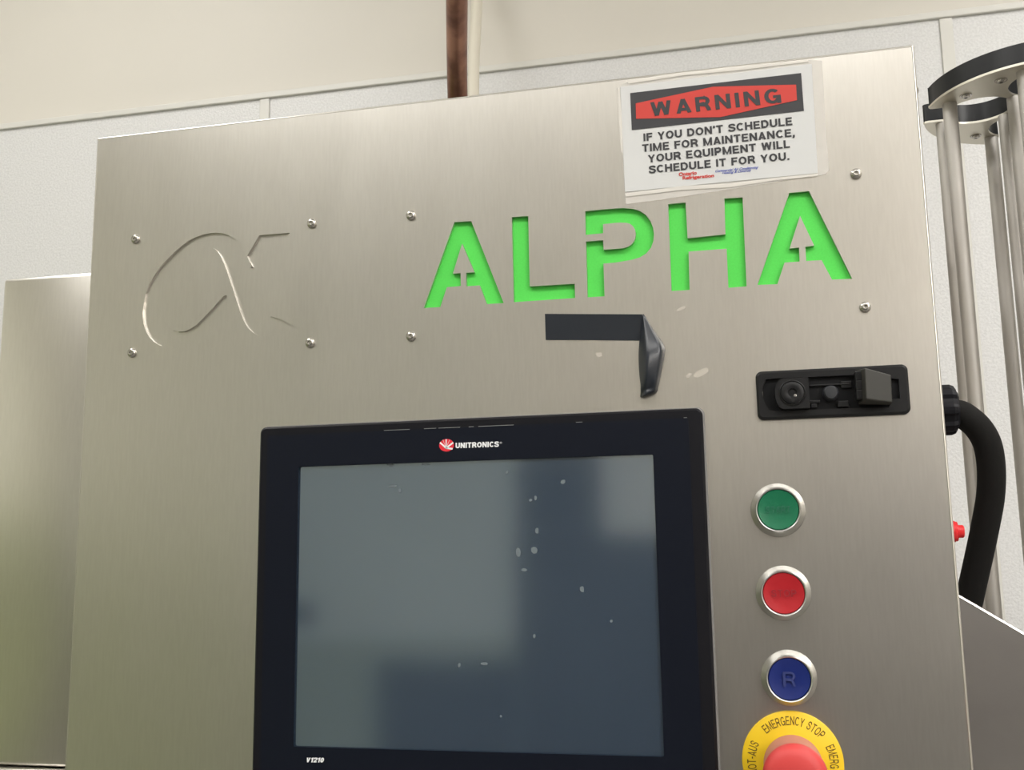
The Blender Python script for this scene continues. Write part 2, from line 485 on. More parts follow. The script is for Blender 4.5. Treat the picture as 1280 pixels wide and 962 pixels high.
# ================================================================== control cabinet
PXL, PXR = at(121, 171).x, 0.2062
PZT = at(121, 171).z - 0.0005
PZB = 0.30
cab = thing('control_cabinet', 'tall brushed stainless steel control cabinet with big green cut-out lettering, touchscreen and push buttons', 'machine',
            ((PXL + PXR) / 2, 0.18, 0))

def z3(x, y): return (500 + x / 4.2667, 220 + y / 4.2667)
def z4(x, y): return (780 + x / 4.0, 210 + y / 4.0)
def za(x, y): return (140 + x / 4.182, 230 + y / 4.182)
A1 = [z3(*q) for q in ((290, 245), (380, 240), (553, 677), (463, 682), (425, 583), (355, 587), (353, 516), (397, 512), (331, 360), (282, 520), (323, 517), (324, 586), (250, 592), (215, 698), (127, 703))]
L1 = [z3(*q) for q in ((597, 219), (684, 213), (692, 588), (932, 574), (934, 650), (607, 672))]
P1 = [z3(*q) for q in ((988, 187), (1080, 178), (1190, 170))] + \
     [z4(*q) for q in ((5, 201), (40, 203), (75, 212), (105, 230), (130, 260), (145, 295), (150, 330), (147, 365), (135, 398), (112, 426), (80, 446), (40, 458), (0, 465))] + \
     [z3(*q) for q in ((1150, 461), (1085, 466), (1091, 641), (1000, 646), (992, 349), (1083, 342), (1086, 393), (1150, 388))] + \
     [z3(*q) for q in ((1180, 386), (1200, 382), (1220, 374), (1237, 362), (1249, 346), (1256, 325), (1257, 304), (1252, 282), (1242, 266), (1226, 254), (1208, 249), (1180, 248), (1150, 249), (1083, 256), (1083, 305), (990, 313))]
H1 = [z4(*q) for q in ((221, 180), (308, 172), (318, 351), (507, 331), (502, 152), (593, 146), (613, 591), (522, 598), (513, 403), (323, 417), (328, 609), (237, 614))]
A2 = [z4(*q) for q in ((826, 124), (925, 115), (1141, 553), (1040, 557), (988, 460), (911, 464), (907, 393), (951, 387), (880, 238), (828, 402), (875, 397), (879, 467), (803, 472), (767, 580), (667, 584))]
AL = [(930, 254), (770, 267), (707, 374), (712, 392), (734, 430), (722, 434), (692, 357), (668, 318), (640, 286), (610, 267), (580, 257), (550, 254), (515, 256), (480, 262), (440, 276), (400, 296), (360, 326), (320, 362),
      (280, 402), (245, 442), (215, 487), (192, 530), (176, 572), (167, 615), (161, 655), (160, 690), (165, 730), (177, 767), (195, 800), (220, 826), (255, 845), (290, 855), (330, 858), (365, 855), (400, 849), (440, 838), (475, 823), (505, 805), (535, 783), (560, 757),
      (585, 725), (602, 685), (611, 645), (608, 610), (598, 581), (585, 584), (555, 615), (520, 655), (480, 698), (440, 737), (405, 759), (375, 770), (345, 770), (320, 762), (295, 745), (276, 715), (270, 680), (276, 635), (290, 588), (312, 530), (340, 470), (370, 420), (405, 378), (440, 350), (470, 336), (500, 330), (527, 333), (548, 347),
      (566, 374), (585, 415), (605, 470), (628, 540), (650, 608), (670, 668), (690, 718), (710, 751), (735, 775), (765, 790), (800, 797), (835, 796), (870, 789), (905, 777), (938, 758), (942, 738), (920, 724), (900, 714), (870, 700), (845, 695), (826, 690), (803, 660), (785, 626), (768, 580), (757, 520), (780, 482), (815, 430), (850, 375), (890, 317)]
ALP = [za(*q) for q in AL]

def flat(lp, Y=0.0):
    return [(v.x, v.z) for v in (at(px, py, Y) for px, py in lp)]

TH = 0.0030; RB = 0.0018
bm = NB()
outer = rrect(PXL + RB, PXR - RB, PZB, PZT - RB, 0.0006, 2)
holes = [flat(q) for q in (A1, L1, P1, H1, A2, ALP)]
rings, brings = loops_plate(bm, [outer] + holes, 0.0, TH, back=True)
# rounded fold and return flange around the outer edge
prev = rings[0]; cen = Vector(((PXL + PXR) / 2, 0, (PZB + PZT) / 2))
steps = [(RB * math.sin(t), RB * (1 - math.cos(t))) for t in (PI / 8, PI / 4, 3 * PI / 8, PI / 2)] + [(RB, 0.022)]
n0 = len(outer); base_pts = [v.co.copy() for v in rings[0]]
def outw(p):
    return Vector((1 if p.x > cen.x else -1, 0, 1 if p.z > cen.z else 0))
for off, dep in steps:
    cur = [bm.verts.new(p + outw(p) * off + Vector((0, dep, 0))) for p in base_pts]
    for k in range(n0):
        j = (k + 1) % n0
        f = bm.faces.new((prev[k], prev[j], cur[j], cur[k])); f.smooth = off < RB or dep <= RB + 1e-6
    prev = cur
bm.normal_update()
fp = obj('front_panel', bm, STEEL, cab, label='brushed stainless front sheet with stencil-cut letters')
b = NB(); box(b, PXL + 0.004, PXR - 0.004, 0.0205, 0.36, 0.0, PZT - 0.004, 0.003)
obj('housing', b, STEEL, cab)
# plates that close the cut-outs from behind
tl, br_ = at(514, 262), at(1085, 392)
b = NB(); box(b, tl.x - 0.004, br_.x + 0.004, TH + 0.0002, TH + 0.003, br_.z - 0.008, at(1070, 217).z + 0.006, 0.0005)
obj('letter_backing', b, GREEN, cab, label='bright green sheet showing through the cut-out letters')
b = NB(); loops_plate(b, [flat(ALP)], 0.0019, 0.0012)
obj('emblem', b, STEEL, cab, label='steel alpha symbol set into the front sheet')

# button-head screws with socket
def screw_bm(c, r=0.0036, axis=(0, -1, 0)):
    b = NB()
    prof = [(r, 0), (r, 0.0004)] + [(r * math.cos(t) ** 0.9 if t < 1.2 else r * math.cos(t), 0.0004 + 0.0021 * math.sin(t)) for t in (0.25, 0.5, 0.75, 0.95)]
    prof += [(0.00165, 0.00228), (0.0012, 0.00222), (0.0011, 0.0010), (0, 0.0007)]
    return lathe(b, prof, c, axis, 28)
SCREW = mat('screw_steel', (0.50, 0.48, 0.45), 0.25, 1.0)
scr = [(170, 299), (390, 279.5), (514, 269.5), (1070, 217.5), (165.5, 441), (388, 428.5), (514, 420.5), (1081.5, 384)]
c0 = at(*scr[0]); c0.y = -0.0002
first = auto_smooth(obj('screw', screw_bm(c0), SCREW, cab, origin=c0), 50)
for q in scr[1:]:
    c = at(*q); c.y = -0.0002
    copy_part(first, cab, c)
c = at(1149.5, 113, 0.012); c.x = PXR
auto_smooth(obj('side_screw', screw_bm(c, 0.0030, (1, 0, 0)), SCREW, cab, origin=c))
# red fitting on the right flank
c = at(1197, 664, 0.055); c.x = PXR - 0.004
b = NB(); lathe(b, [(0.0070, 0), (0.0070, 0.014), (0.0064, 0.0145), (0.0064, 0.0155), (0.0042, 0.016), (0.0042, 0.0190), (0.0036, 0.0196), (0, 0.0196)], c, (1, 0, 0), 28)
auto_smooth(obj('hose_fitting', b, RED_PLASTIC, cab, label='small red plastic fitting on the right flank'))

# dried pale residue on the steel
RESIDUE = mat('dried_residue', (0.52, 0.48, 0.42), 0.6)
for pts in (((866, 470), (872, 463), (884, 459), (886, 464), (878, 470), (870, 472)), ((857, 470), (861, 466), (866, 467), (860, 473)), ((844, 388), (850, 384), (858, 382), (856, 386), (848, 389)),
            ((744, 441), (752, 440), (753, 445), (747, 446))):
    g = NB(); poly(g, [at(x, y, -0.0002) for x, y in pts]); obj('residue', g, RESIDUE, cab, label='small pale dried smear')

# ------------------------------------------------------------------ touchscreen
BX0, BX1, BZT = at(324.5, 533, -0.008).x, at(877.5, 510, -0.008).x, at(600, 521.5, -0.008).z
BZB = BZT - 0.245
SL, SR = at(371.5, 760, -0.006).x, at(823.5, 755, -0.006).x
ST, SB = at(595, 575.5, -0.006).z, at(600, 938.5, -0.006).z
def frame(bm, outer, inner, yf, yb, bev=0.0):
    loops_plate(bm, [outer, inner], yf, yb - yf)
bm = NB()
rg, bg = loops_plate(bm, [rrect(BX0 + 0.0015, BX1 - 0.0015, BZB + 0.0015, BZT - 0.0015, 0.003), rrect(SL - 0.001, SR + 0.001, SB - 0.001, ST + 0.001, 0.001, 2)], -0.0078, 0.0074)
# chamfered outer rim of the bezel
o1 = rrect(BX0, BX1, BZB, BZT, 0.0045)
mid = [bm.verts.new((x, -0.0062, z)) for x, z in o1]; bk = [bm.verts.new((x, -0.0004, z)) for x, z in o1]
for k in range(len(mid)):
    j = (k + 1) % len(mid)
    bm.faces.new((rg[0][k], rg[0][j], mid[j], mid[k])); bm.faces.new((mid[k], mid[j], bk[j], bk[k]))
    bm.faces.new((bk[k], bk[j], bg[0][j], bg[0][k]))
ts = obj('touchscreen', bm, BLACK, cab, label='black framed touchscreen panel, switched off')
g = NB(); loops_plate(g, [rrect(BX0 - 0.0012, BX1 + 0.0012, BZB - 0.0012, BZT + 0.0012, 0.005), rrect(BX0 + 0.004, BX1 - 0.004, BZB + 0.004, BZT - 0.004, 0.003)], -0.0010, 0.0009)
obj('gasket', g, mat('grey_gasket', (0.30, 0.29, 0.28), 0.5), ts, label='thin grey sealing edge')
g = NB(); loops_plate(g, [rrect(BX0 + 0.0062, BX1 - 0.0090, BZB + 0.007, BZT - 0.0062, 0.002, 3), rrect(SL, SR, SB, ST, 0.0012, 3)], -0.0081, 0.0003)
obj('membrane', g, BLACK_SHEET, ts)
# broken pale line along the membrane's top edge
EDGE_TONE = mat('pale_edge', (0.30, 0.31, 0.31), 0.4)
for a, bb in ((480, 512), (530, 545), (548, 575), (586, 592), (598, 642), (720, 728), (855, 859)):
    pa, pb = at(a, 530, -0.0083), at(bb, 530, -0.0083); zz = BZT - 0.0061
    g = NB(); box(g, pa.x, pb.x, -0.0084, -0.0080, zz - 0.00012, zz + 0.00016)
    obj('edge_dash', g, EDGE_TONE, ts, label='pale spot on the upper edge')
g = NB(); box(g, SL - 0.002, SR + 0.002, -0.0062, -0.0050, SB - 0.002, ST + 0.002)
scrn = obj('screen', g, SCREEN, ts, label='dark blue-grey display')
# flecks stuck to the glass
g = NB()
for x, y, rx, ry in ((669.5, 622, 2.2, 3.6), (663, 625, 2.6, 2.0), (704, 602, 3.4, 3.0), (671, 663, 3, 4), (668, 687, 5, 5.2), (648, 690, 3.6, 6.5), (655, 712, 4, 2), (727.5, 736, 3, 4.5),
                     (492, 607, 6, 1.4), (500, 613, 2, 3), (606, 829, 5, 2), (574, 831, 2.2, 3.5), (634, 590, 2, 2), (764, 776, 2, 2), (626, 895, 1.5, 2), (668, 795, 2, 3), (488, 581, 5, 2), (532, 580, 6, 2)):
    pts = []
    for k in range(7):
        t = 2 * PI * k / 7; q = random.uniform(0.75, 1.15)
        pts.append(at(x + rx * math.cos(t) * q, y + ry * math.sin(t) * q, -0.0064))
    poly(g, pts)
obj('flecks', g, mat('glass_fleck', (0.15, 0.18, 0.20), 0.5), scrn, label='pale flecks on the glass', kind='stuff')
# logo and lettering
YL = -0.0083
def zu(x, y): return at(520 + x / 7.111, 500 + y / 7.111, YL)
cc = zu(272, 400); rx, rz = (zu(338, 398) - zu(206, 402)).length / 2, (zu(272, 345) - zu(272, 456)).length / 2
g = NB(); lathe(g, [(1, 0.0), (1, 0.0001), (0, 0.0001)], (0, 0, 0), (0, -1, 0), 36)
for v in g.verts: v.co = Vector((cc.x + v.co.x * rx, cc.y + v.co.y, cc.z + v.co.z * rz))
lg = obj('logo', g, LOGO_RED, ts, label='round red emblem with white rays')
g = NB()
h = zu(268, 425)
for ex, ey, wd in ((269, 347, 5), (214, 376, 7), (331, 377, 7), (326, 432, 8), (240, 352, 1.5), (300, 352, 1.5)):
    e = zu(ex, ey); dr = (e - h).normalized(); pr = Vector((-dr.z, 0, dr.x)) * (wd / 7.111 / 1830)
    poly(g, [q + Vector((0, -0.0002, 0)) for q in (h + pr, h - pr, e - pr, e + pr)])
obj('ray_mark', g, WHITE_INK, ts, label='white rays on the red emblem')
g = NB(); text_on(g, 'UNITRONICS', zu(351, 427), zu(734, 414), zu(352, 379), t=0.115, gap=0.09)
text_on(g, '\u00ae', zu(744, 386), zu(764, 385), zu(744, 371), 0.0)
obj('lettering', g, WHITE_INK, ts, label='white maker lettering')
def zv(x, y): return at(300 + x / 5.818, 860 + y / 5.818, YL)
g = NB(); text_on(g, 'V1210', zv(478, 538), zv(606, 539), zv(487, 503), t=0.12, gap=0.09)
obj('lettering', g, WHITE_INK, ts, label='white slanted model lettering in the lower left corner')

# ------------------------------------------------------------------ lockable latch
LX0, LX1 = at(945, 496).x + 0.0004, at(1136.5, 486).x - 0.0004
LZ0, LZ1 = 1.5499, 1.5811
def zl(x, y, Y=-0.003): return at(920 + x / 5.333, 440 + y / 5.333, Y)
rec = [(q.x, q.z) for q in (zl(*p) for p in ((245, 176), (480, 166), (800, 152), (1030, 176), (1085, 179), (1092, 308), (1045, 312), (1020, 368), (800, 372), (480, 385), (250, 392), (222, 385), (198, 350), (182, 310), (176, 270), (182, 225), (200, 182)))]
bm = NB()
o0 = rrect(LX0 + 0.0015, LX1 - 0.0015, LZ0 + 0.0015, LZ1 - 0.0015, 0.0025)
rg, bg = loops_plate(bm, [o0, rec], -0.0034, 0.0032)
o1 = rrect(LX0, LX1, LZ0, LZ1, 0.0038)
mid = [bm.verts.new((x, -0.0024, z)) for x, z in o1]; bk = [bm.verts.new((x, -0.0002, z)) for x, z in o1]
for k in range(len(mid)):
    j = (k + 1) % len(mid)
    bm.faces.new((rg[0][k], rg[0][j], mid[j], mid[k])); bm.faces.new((mid[k], mid[j], bk[j], bk[k]))
LATCH = mat('latch_black', (0.010, 0.010, 0.011), 0.42, spec=0.3)
la = obj('latch', bm, LATCH, cab, label='black lockable latch plate with its lever standing open')
g = NB(); box(g, LX0 + 0.004, LX1 - 0.004, -0.0008, -0.0002, LZ0 + 0.003, LZ1 - 0.003)
obj('recess_floor', g, mat('recess_black', (0.006, 0.006, 0.007), 0.6, spec=0.2), la)
# lock block, rounded at its left
p0 = zl(258, 272, -0.008); p1 = zl(488, 272, -0.008); zt1, zb1 = zl(380, 172, -0.008).z, zl(380, 376, -0.008).z
hh = (zt1 - zb1) / 2; zc = (zt1 + zb1) / 2
prof = [(p1.x, zb1), (p1.x, zt1)] + [(p0.x + hh * 0.55 - hh * 0.55 * math.sin(t), zc + hh * math.cos(t)) for t in [PI * k / 10 for k in range(11)]]
bm = NB(); loops_plate(bm, [prof], -0.0085, 0.0078)
obj('lock_body', bm, LATCH, la)
c = zl(376, 272, -0.0085)
g = NB(); lathe(g, [(0.0083, 0), (0.0083, 0.0004), (0.0077, 0.0008), (0.0075, 0.0002), (0.0071, 0.0002), (0.0069, 0.0010), (0.0066, 0.0012), (0.0030, 0.0012), (0.0027, 0.0010), (0.0024, -0.0002), (0, -0.0004)], c, (0, -1, 0), 40)
auto_smooth(obj('lock_cylinder', g, LATCH, la))
g = NB(); box(g, c.x - 0.0007, c.x + 0.0009, -0.0100, -0.0096, c.z - 0.0058, c.z - 0.0018)
obj('keyhole_slot', g, mat('keyhole', (0.004, 0.004, 0.004), 0.6), la)
g = NB(); q = zl(394, 290, -0.0098); lathe(g, [(0.0011, 0), (0.0010, 0.0004), (0, 0.0006)], q, (0, -1, 0), 14)
auto_smooth(obj('key_pin', g, STEEL_SHINY, la, label='bright glint of the steel lock pin'))
g = NB(); c = zl(630, 276, -0.001); lathe(g, [(0.0052, 0), (0.0050, 0.002), (0.0042, 0.0030), (0.0042, 0.0052), (0.0036, 0.0058), (0, 0.0060)], c, (0, -1, 0), 30)
auto_smooth(obj('stop_pin', g, mat('pin_grey', (0.022, 0.024, 0.029), 0.5), la))
g = NB()
for x0, y0, x1, y1, yf in ((492, 318, 560, 340, -0.0032), (680, 322, 750, 366, -0.0036), (490, 205, 760, 228, -0.0025), (500, 342, 540, 372, -0.0028), (700, 190, 770, 240, -0.0022)):
    a, bq = zl(x0, y1, yf), zl(x1, y0, yf); box(g, a.x, bq.x, yf, -0.0006, a.z, bq.z, 0.0004)
obj('catch_lug', g, LATCH, la)
# lever: hinged block standing proud of the plate
f = [zl(868, 312, -0.019), zl(1043, 336, -0.012), zl(1034, 150, -0.012), zl(858, 104, -0.019)]
bk = [zl(815, 350, -0.0035), zl(1030, 352, -0.0035), zl(1025, 172, -0.0035), zl(800, 120, -0.0035)]
g = hexa(NB(), f + bk)
bmesh.ops.bevel(g, geom=list(g.edges), offset=0.0007, segments=2, profile=0.5, affect='EDGES')
obj('lever', g, LEVER, la, label='worn dark olive lever standing open')
g = NB(); a, bq = zl(806, 330, -0.012), zl(840, 140, -0.012)
for k in range(3):
    z_ = a.z + (bq.z - a.z) * (0.08 + 0.33 * k)
    box(g, a.x, bq.x, -0.0125, -0.004, z_, z_ + 0.006, 0.0006)
obj('hinge_knuckle', g, LATCH, la)

# ------------------------------------------------------------------ push buttons
def push_button(px, py, capmat, word, name_label, th):
    Yc = -0.0075
    c = at(px, py, Yc); c = Vector((c.x, 0, c.z))
    g = NB(); lathe(g, [(0.0167, 0.0001), (0.0167, 0.0012), (0.0158, 0.0030), (0.0146, 0.0062), (0.0140, 0.0078), (0.0134, 0.0084), (0.0128, 0.0080), (0.0127, 0.0040), (0, 0.0040)], c, (0, -1, 0), 56)
    r = auto_smooth(obj('push_button', g, ALU, cab, label=name_label), 40)
    g = NB(); lathe(g, [(0.0125, 0.0041), (0.0125, 0.0070), (0.0120, 0.0075), (0.0100, 0.0071), (0.0060, 0.0065), (0, 0.0063)], c, (0, -1, 0), 56)
    auto_smooth(obj('cap', g, capmat, r, label=name_label.split(' push')[0].split(' ')[0] + ' plastic cap'), 40)
    g = NB(); s = 0.0043 if len(word) > 1 else 0.0088
    wid = 0.0150 if len(word) > 1 else 0.0075
    bl = Vector((c.x - wid / 2, -0.0077, c.z - s / 2))
    text_on(g, word, bl, bl + Vector((wid, 0, 0)), bl + Vector((0, 0, s)), t=0.07, gap=0.16)
    obj('lettering', g, th, r)  # flat letters in a tone close to the cap's
push_button(972.7, 636.8, CAP_GREEN, 'START', 'green push button in a silver ring', mat('green_letter_tone', (0.012, 0.12, 0.07), 0.6))
push_button(979.7, 741.3, CAP_RED, 'STOP', 'red push button in a silver ring', mat('red_letter_tone', (0.28, 0.012, 0.02), 0.6))
push_button(986.8, 848.5, CAP_BLUE, 'R', 'blue push button in a silver ring', mat('blue_letter_tone', (0.022, 0.036, 0.16), 0.6))

# ------------------------------------------------------------------ emergency stop
c = at(990.8, 952.3, -0.002); c = Vector((c.x, 0, c.z))
g = NB(); lathe(g, [(0.0298, 0.0001), (0.0298, 0.0016), (0.0292, 0.0021), (0, 0.0021)], c, (0, -1, 0), 72)
es = auto_smooth(obj('emergency_stop', g, YELLOW, cab, label='emergency stop button on a round yellow plate'), 40)
g = NB(); lathe(g, [(0.0150, 0.0021), (0.0150, 0.0090), (0.0172, 0.0100), (0.0171, 0.0150), (0.0166, 0.0300), (0.0162, 0.0405), (0, 0.0390)], c, (0, -1, 0), 56)
auto_smooth(obj('collar', g, STOP_PINK, es, label='dusty pink collar under the red head'), 40)
g = NB(); lathe(g, [(0.0150, 0.0395), (0.0174, 0.0405), (0.0181, 0.0425), (0.0181, 0.0455), (0.0174, 0.0482), (0.0154, 0.0502), (0.0115, 0.0514), (0.0060, 0.0521), (0, 0.0523)], c, (0, -1, 0), 56)
auto_smooth(obj('mushroom_head', g, STOP_RED, es, label='red mushroom head'), 40)
g = NB()
def arc_text(s, a0, a1, rad, hgt):
    widths = [glyph(ch, 0.065)[1] for ch in s]
    gap = 0.16; tot = sum(widths) + gap * (len(s) - 1)
    pos = 0.0
    for ch, wv in zip(s, widths):
        mid_ = pos + wv / 2; pos += wv + gap
        if ch == ' ': continue
        ang = math.radians(a0 + (a1 - a0) * mid_ / tot)
        up = Vector((math.cos(ang), 0, math.sin(ang))); rt = Vector((math.sin(ang), 0, -math.cos(ang)))
        arc = abs(math.radians(a1 - a0)) * rad; k = arc / tot
        q = Vector((c.x, -0.00225, c.z)) + up * (rad - hgt / 2)
        text_on(g, ch, q - rt * wv * k / 2, q + rt * wv * k / 2, q - rt * wv * k / 2 + up * hgt, t=0.065)
arc_text('EMERGENCY STOP', 131, 40, 0.0242, 0.0052)
arc_text('NOT-AUS', 198, 152, 0.0242, 0.0052)
arc_text('EMERG', 25, -7, 0.0242, 0.0052)
obj('lettering', g, YINK, es)

# ================================================================== steel cabinet on the left
BY = 0.02
bt = at(60, 343.5, BY).z; bx0 = at(0.5, 400, BY).x
b0 = at(10, 957, BY).z
lc = thing('steel_cabinet', 'lower stainless steel cabinet left of the lettered control cabinet', 'machine', ((bx0 + PXL) / 2, 0.2, 0))
g = NB(); box(g, bx0, PXL - 0.0012, BY, 0.40, b0, bt, 0.0035, 3); auto_smooth(obj('cover', g, STEEL, lc), 60)
g = NB(); box(g, bx0 - 0.002, PXL - 0.0012, BY - 0.004, 0.40, 0.0, b0 - 0.001, 0.003, 3); auto_smooth(obj('base', g, STEEL, lc), 60)

# ================================================================== warning sign
def zs(x, y, Y=-0.0006): return at(760 + x / 4.2667, 60 + y / 4.2667, Y)
sc = zs(600, 450)
sg = thing('warning_sign', 'laminated white WARNING notice with red and black header, taped to the cabinet top right', 'sign', (sc.x, 0, zs(600, 760).z))
g = NB()
lam = [(q.x, q.z) for q in (zs(*p) for p in ((60, 200), (110, 178), (300, 152), (600, 115), (900, 80), (1060, 62), (1142, 66), (1152, 250), (1165, 470), (1180, 652), (1160, 672), (900, 712), (600, 760), (300, 805), (95, 832), (85, 700), (75, 500), (60, 330), (48, 215)))]
loops_plate(g, [lam], -0.0003, 0.0002)
obj('laminate', g, LAMINATE, sg, label='clear plastic laminate border')
g = NB()
pap = [(q.x, q.z) for q in (zs(*p) for p in ((66, 207), (1086, 84), (1119, 666), (91, 767)))]
loops_plate(g, [pap], -0.0006, 0.0002)
obj('paper', g, PAPER, sg, label='white printed paper')
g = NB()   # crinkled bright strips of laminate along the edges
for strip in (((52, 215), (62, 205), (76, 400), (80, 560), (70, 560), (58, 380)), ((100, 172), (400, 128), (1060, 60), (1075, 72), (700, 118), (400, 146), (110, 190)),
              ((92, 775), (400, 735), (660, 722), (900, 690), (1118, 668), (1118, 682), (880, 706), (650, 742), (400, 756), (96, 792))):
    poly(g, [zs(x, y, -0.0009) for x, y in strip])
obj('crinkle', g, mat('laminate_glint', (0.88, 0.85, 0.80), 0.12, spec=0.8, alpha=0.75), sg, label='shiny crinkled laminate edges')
g = NB(); poly(g, [zs(*q, -0.0008) for q in ((118, 240), (1030, 133), (1045, 335), (127, 438))]); obj('header', g, INK, sg, label='black header band')
g = NB(); poly(g, [zs(*q, -0.0010) for q in ((148, 295), (560, 206), (1003, 195), (1008, 278), (600, 368), (150, 377))]); obj('header_shape', g, RED_INK, sg, label='red pointed header shape')
g = NB(); text_on(g, 'WARNING', zs(232, 366, -0.0012), zs(926, 291, -0.0012), zs(224, 289, -0.0012), t=0.098, gap=0.22)
obj('title', g, INK, sg, label='WARNING in dark letters')
g = NB()
for s, bl, br, tl in (("IF YOU DON'T SCHEDULE", (190, 497), (984, 410), (188, 456)), ('TIME FOR MAINTENANCE,', (183, 555), (997, 471), (181, 514)),
                      ('YOUR EQUIPMENT WILL', (214, 611), (971, 531), (212, 570)), ('SCHEDULE IT FOR YOU.', (219, 669), (968, 596), (217, 628))):
    text_on(g, s, zs(*bl, -0.0009), zs(*br, -0.0009), zs(*tl, -0.0009), t=0.100, gap=0.11)
obj('message', g, INK, sg, label='four lines of dark lettering')
g = NB(); text_on(g, 'Ontario', zs(378, 684, -0.0009), zs(474, 674, -0.0009), zs(377, 664, -0.0009), 0.035)
text_on(g, 'Refrigeration', zs(398, 702, -0.0009), zs(566, 688, -0.0009), zs(397, 684, -0.0009), 0.035)
obj('company_lettering', g, RED_INK, sg, label='small red lettering')
g = NB(); text_on(g, 'Commercial Air Conditioning', zs(570, 663, -0.0009), zs(798, 642, -0.0009), zs(576, 649, -0.0009), 0.02)
text_on(g, 'Heating & Controls', zs(608, 672, -0.0009), zs(760, 658, -0.0009), zs(614, 659, -0.0009), 0.02)
obj('company_lettering', g, BLUE_INK, sg, label='small blue slanted lettering')

# ================================================================== black tape
def zt_(x, y, Y): return at(660 + x / 5.0625, 370 + y / 5.0625, Y)
c = zt_(420, 278, 0)
tp = thing('black_tape', 'strip of black tape under the green letters, its loose end curled down', 'tape', (c.x, 0, c.z))
g = NB()
loops_plate(g, [[(q.x, q.z) for q in (zt_(x, y, -0.0003) for x, y in ((107, 112), (735, 115), (724, 200), (714, 281), (400, 278), (112, 277)))]], -0.0004, 0.0003)
obj('strip', g, TAPE, tp)
rows = [((722, 112), (738, 118), 0.0006, 0.0012), ((716, 190), (786, 200), 0.0012, 0.0026), ((706, 262), (832, 262), 0.0022, 0.0042), ((699, 340), (872, 318), 0.003, 0.0058), ((698, 400), (868, 362), 0.0036, 0.0064),
        ((701, 470), (852, 440), 0.0040, 0.0064), ((707, 530), (838, 510), 0.0040, 0.0058), ((713, 568), (826, 572), 0.0034, 0.0050), ((711, 588), (822, 584), 0.0052, 0.0030), ((713, 606), (825, 608), 0.0026, 0.0048), ((708, 640), (764, 626), 0.0012, 0.0030)]
g = NB(); grid = []
NU = 13
for i, (l, r, a, bb) in enumerate(rows):
    row = []
    for k in range(NU):
        u = k / (NU - 1); x = l[0] + (r[0] - l[0]) * u; y = l[1] + (r[1] - l[1]) * u
        ridge = (u / 0.3) if u < 0.3 else (1.0 - 0.25 * (u - 0.3) / 0.55 if u < 0.85 else 0.75 * (1 - u) / 0.15)
        dep = a * (1 - u) * 0.6 + 0.0007 + bb * 1.35 * max(ridge, 0) ** 0.9
        if i >= 7: dep += 0.0010 * math.sin(u * 9 + i)
        row.append(g.verts.new(zt_(x, y, -dep)))
    grid.append(row)
for A, B in zip(grid, grid[1:]):
    for k in range(NU - 1): g.faces.new((A[k], A[k + 1], B[k + 1], B[k]))
g.normal_update()
o = obj('loose_end', g, TAPE, tp, label='glossy curled loose end', smooth=True)
sm = o.modifiers.new('thickness', 'SOLIDIFY'); sm.thickness = 0.0003; sm.offset = 0
ss = o.modifiers.new('smooth', 'SUBSURF'); ss.levels = 1; ss.render_levels = 1

# ================================================================== rubber hose with its gland
GY = 0.060
gc = at(1189, 512, GY); gx1 = at(1195.5, 512, GY).x
hs = thing('rubber_hose', 'thick black foam-covered hose arching from the right flank of the control cabinet', 'hose', (gc.x, GY, gc.z))
rg_ = (at(1188, 481, GY).z - at(1190, 544, GY).z) / 2
g = NB()
n = 8; prof = [(PXR - 0.0035, 0.86), (PXR + 0.003, 0.90), (PXR + 0.005, 1.0), (gx1 - 0.004, 1.0), (gx1 - 0.0015, 0.94), (gx1, 0.80)]
rings_ = []
for x, s in prof:
    ring = []
    for k in range(n * 6):
        t = 2 * PI * k / (n * 6)
        lob = 1.0 if (k % 6) in (0, 1, 2) else 0.90
        ring.append(g.verts.new((x, GY + rg_ * s * lob * math.cos(t), gc.z + rg_ * s * lob * math.sin(t))))
    rings_.append(ring)
for A, B in zip(rings_, rings_[1:]):
    for k in range(len(A)): g.faces.new((A[k], A[(k + 1) % len(A)], B[(k + 1) % len(A)], B[k]))
g.faces.new(rings_[0][::-1]); g.faces.new(rings_[-1]); bmesh.ops.recalc_face_normals(g, faces=g.faces)
obj('gland_nut', g, BLACK, hs, label='ribbed black gland nut')
hp = [(PXR + 0.004, GY, at(1195, 514, GY).z)] + [at(x, y, Y) for x, y, Y in ((1196, 516, GY), (1209, 522, GY), (1224, 536, 0.062), (1234.5, 556, 0.065), (1239, 585, 0.07), (1238, 620, 0.077), (1231, 660, 0.085), (1222.5, 700, 0.093), (1214, 738, 0.10), (1206, 775, 0.107), (1196, 825, 0.115))]
hp += [(0.240, 0.118, 1.20), (0.262, 0.12, 1.0), (0.27, 0.12, 0.8)]
g = NB(); tube(g, catmull(hp, 8), 0.0090, 28)
obj('hose', g, RUBBER, hs, smooth=True)

# ================================================================== sloped steel guard at the lower right
GYF = 0.016
gl = at(1202.5, 748, GYF); gr = at(1280, 793, GYF)
sl = (gr.z - gl.z) / (gr.x - gl.x)
gx0 = PXR + 0.0012; gx1_ = 0.52
def gz(x): return gl.z + sl * (x - gl.x)
gd = thing('steel_guard', 'steel side guard with a sloping top edge right of the control cabinet', 'guard', ((gx0 + gx1_) / 2, GYF, 0))
g = NB()
loops_plate(g, [[(gx0, 0.0), (gx1_, 0.0), (gx1_, gz(gx1_)), (gx0, gz(gx0))]], GYF, 0.0025)
DARK_REFLECT = add_noise(mat('reflection_darkened_steel', (0.40, 0.38, 0.36), 0.36, 1.0), 12, color=((0.37, 0.35, 0.335), (0.42, 0.40, 0.38)), detail=5)  # guard colour darkened to stand in for the darker surroundings it reflects
obj('sheet', g, DARK_REFLECT, gd)
g = NB(); v = []
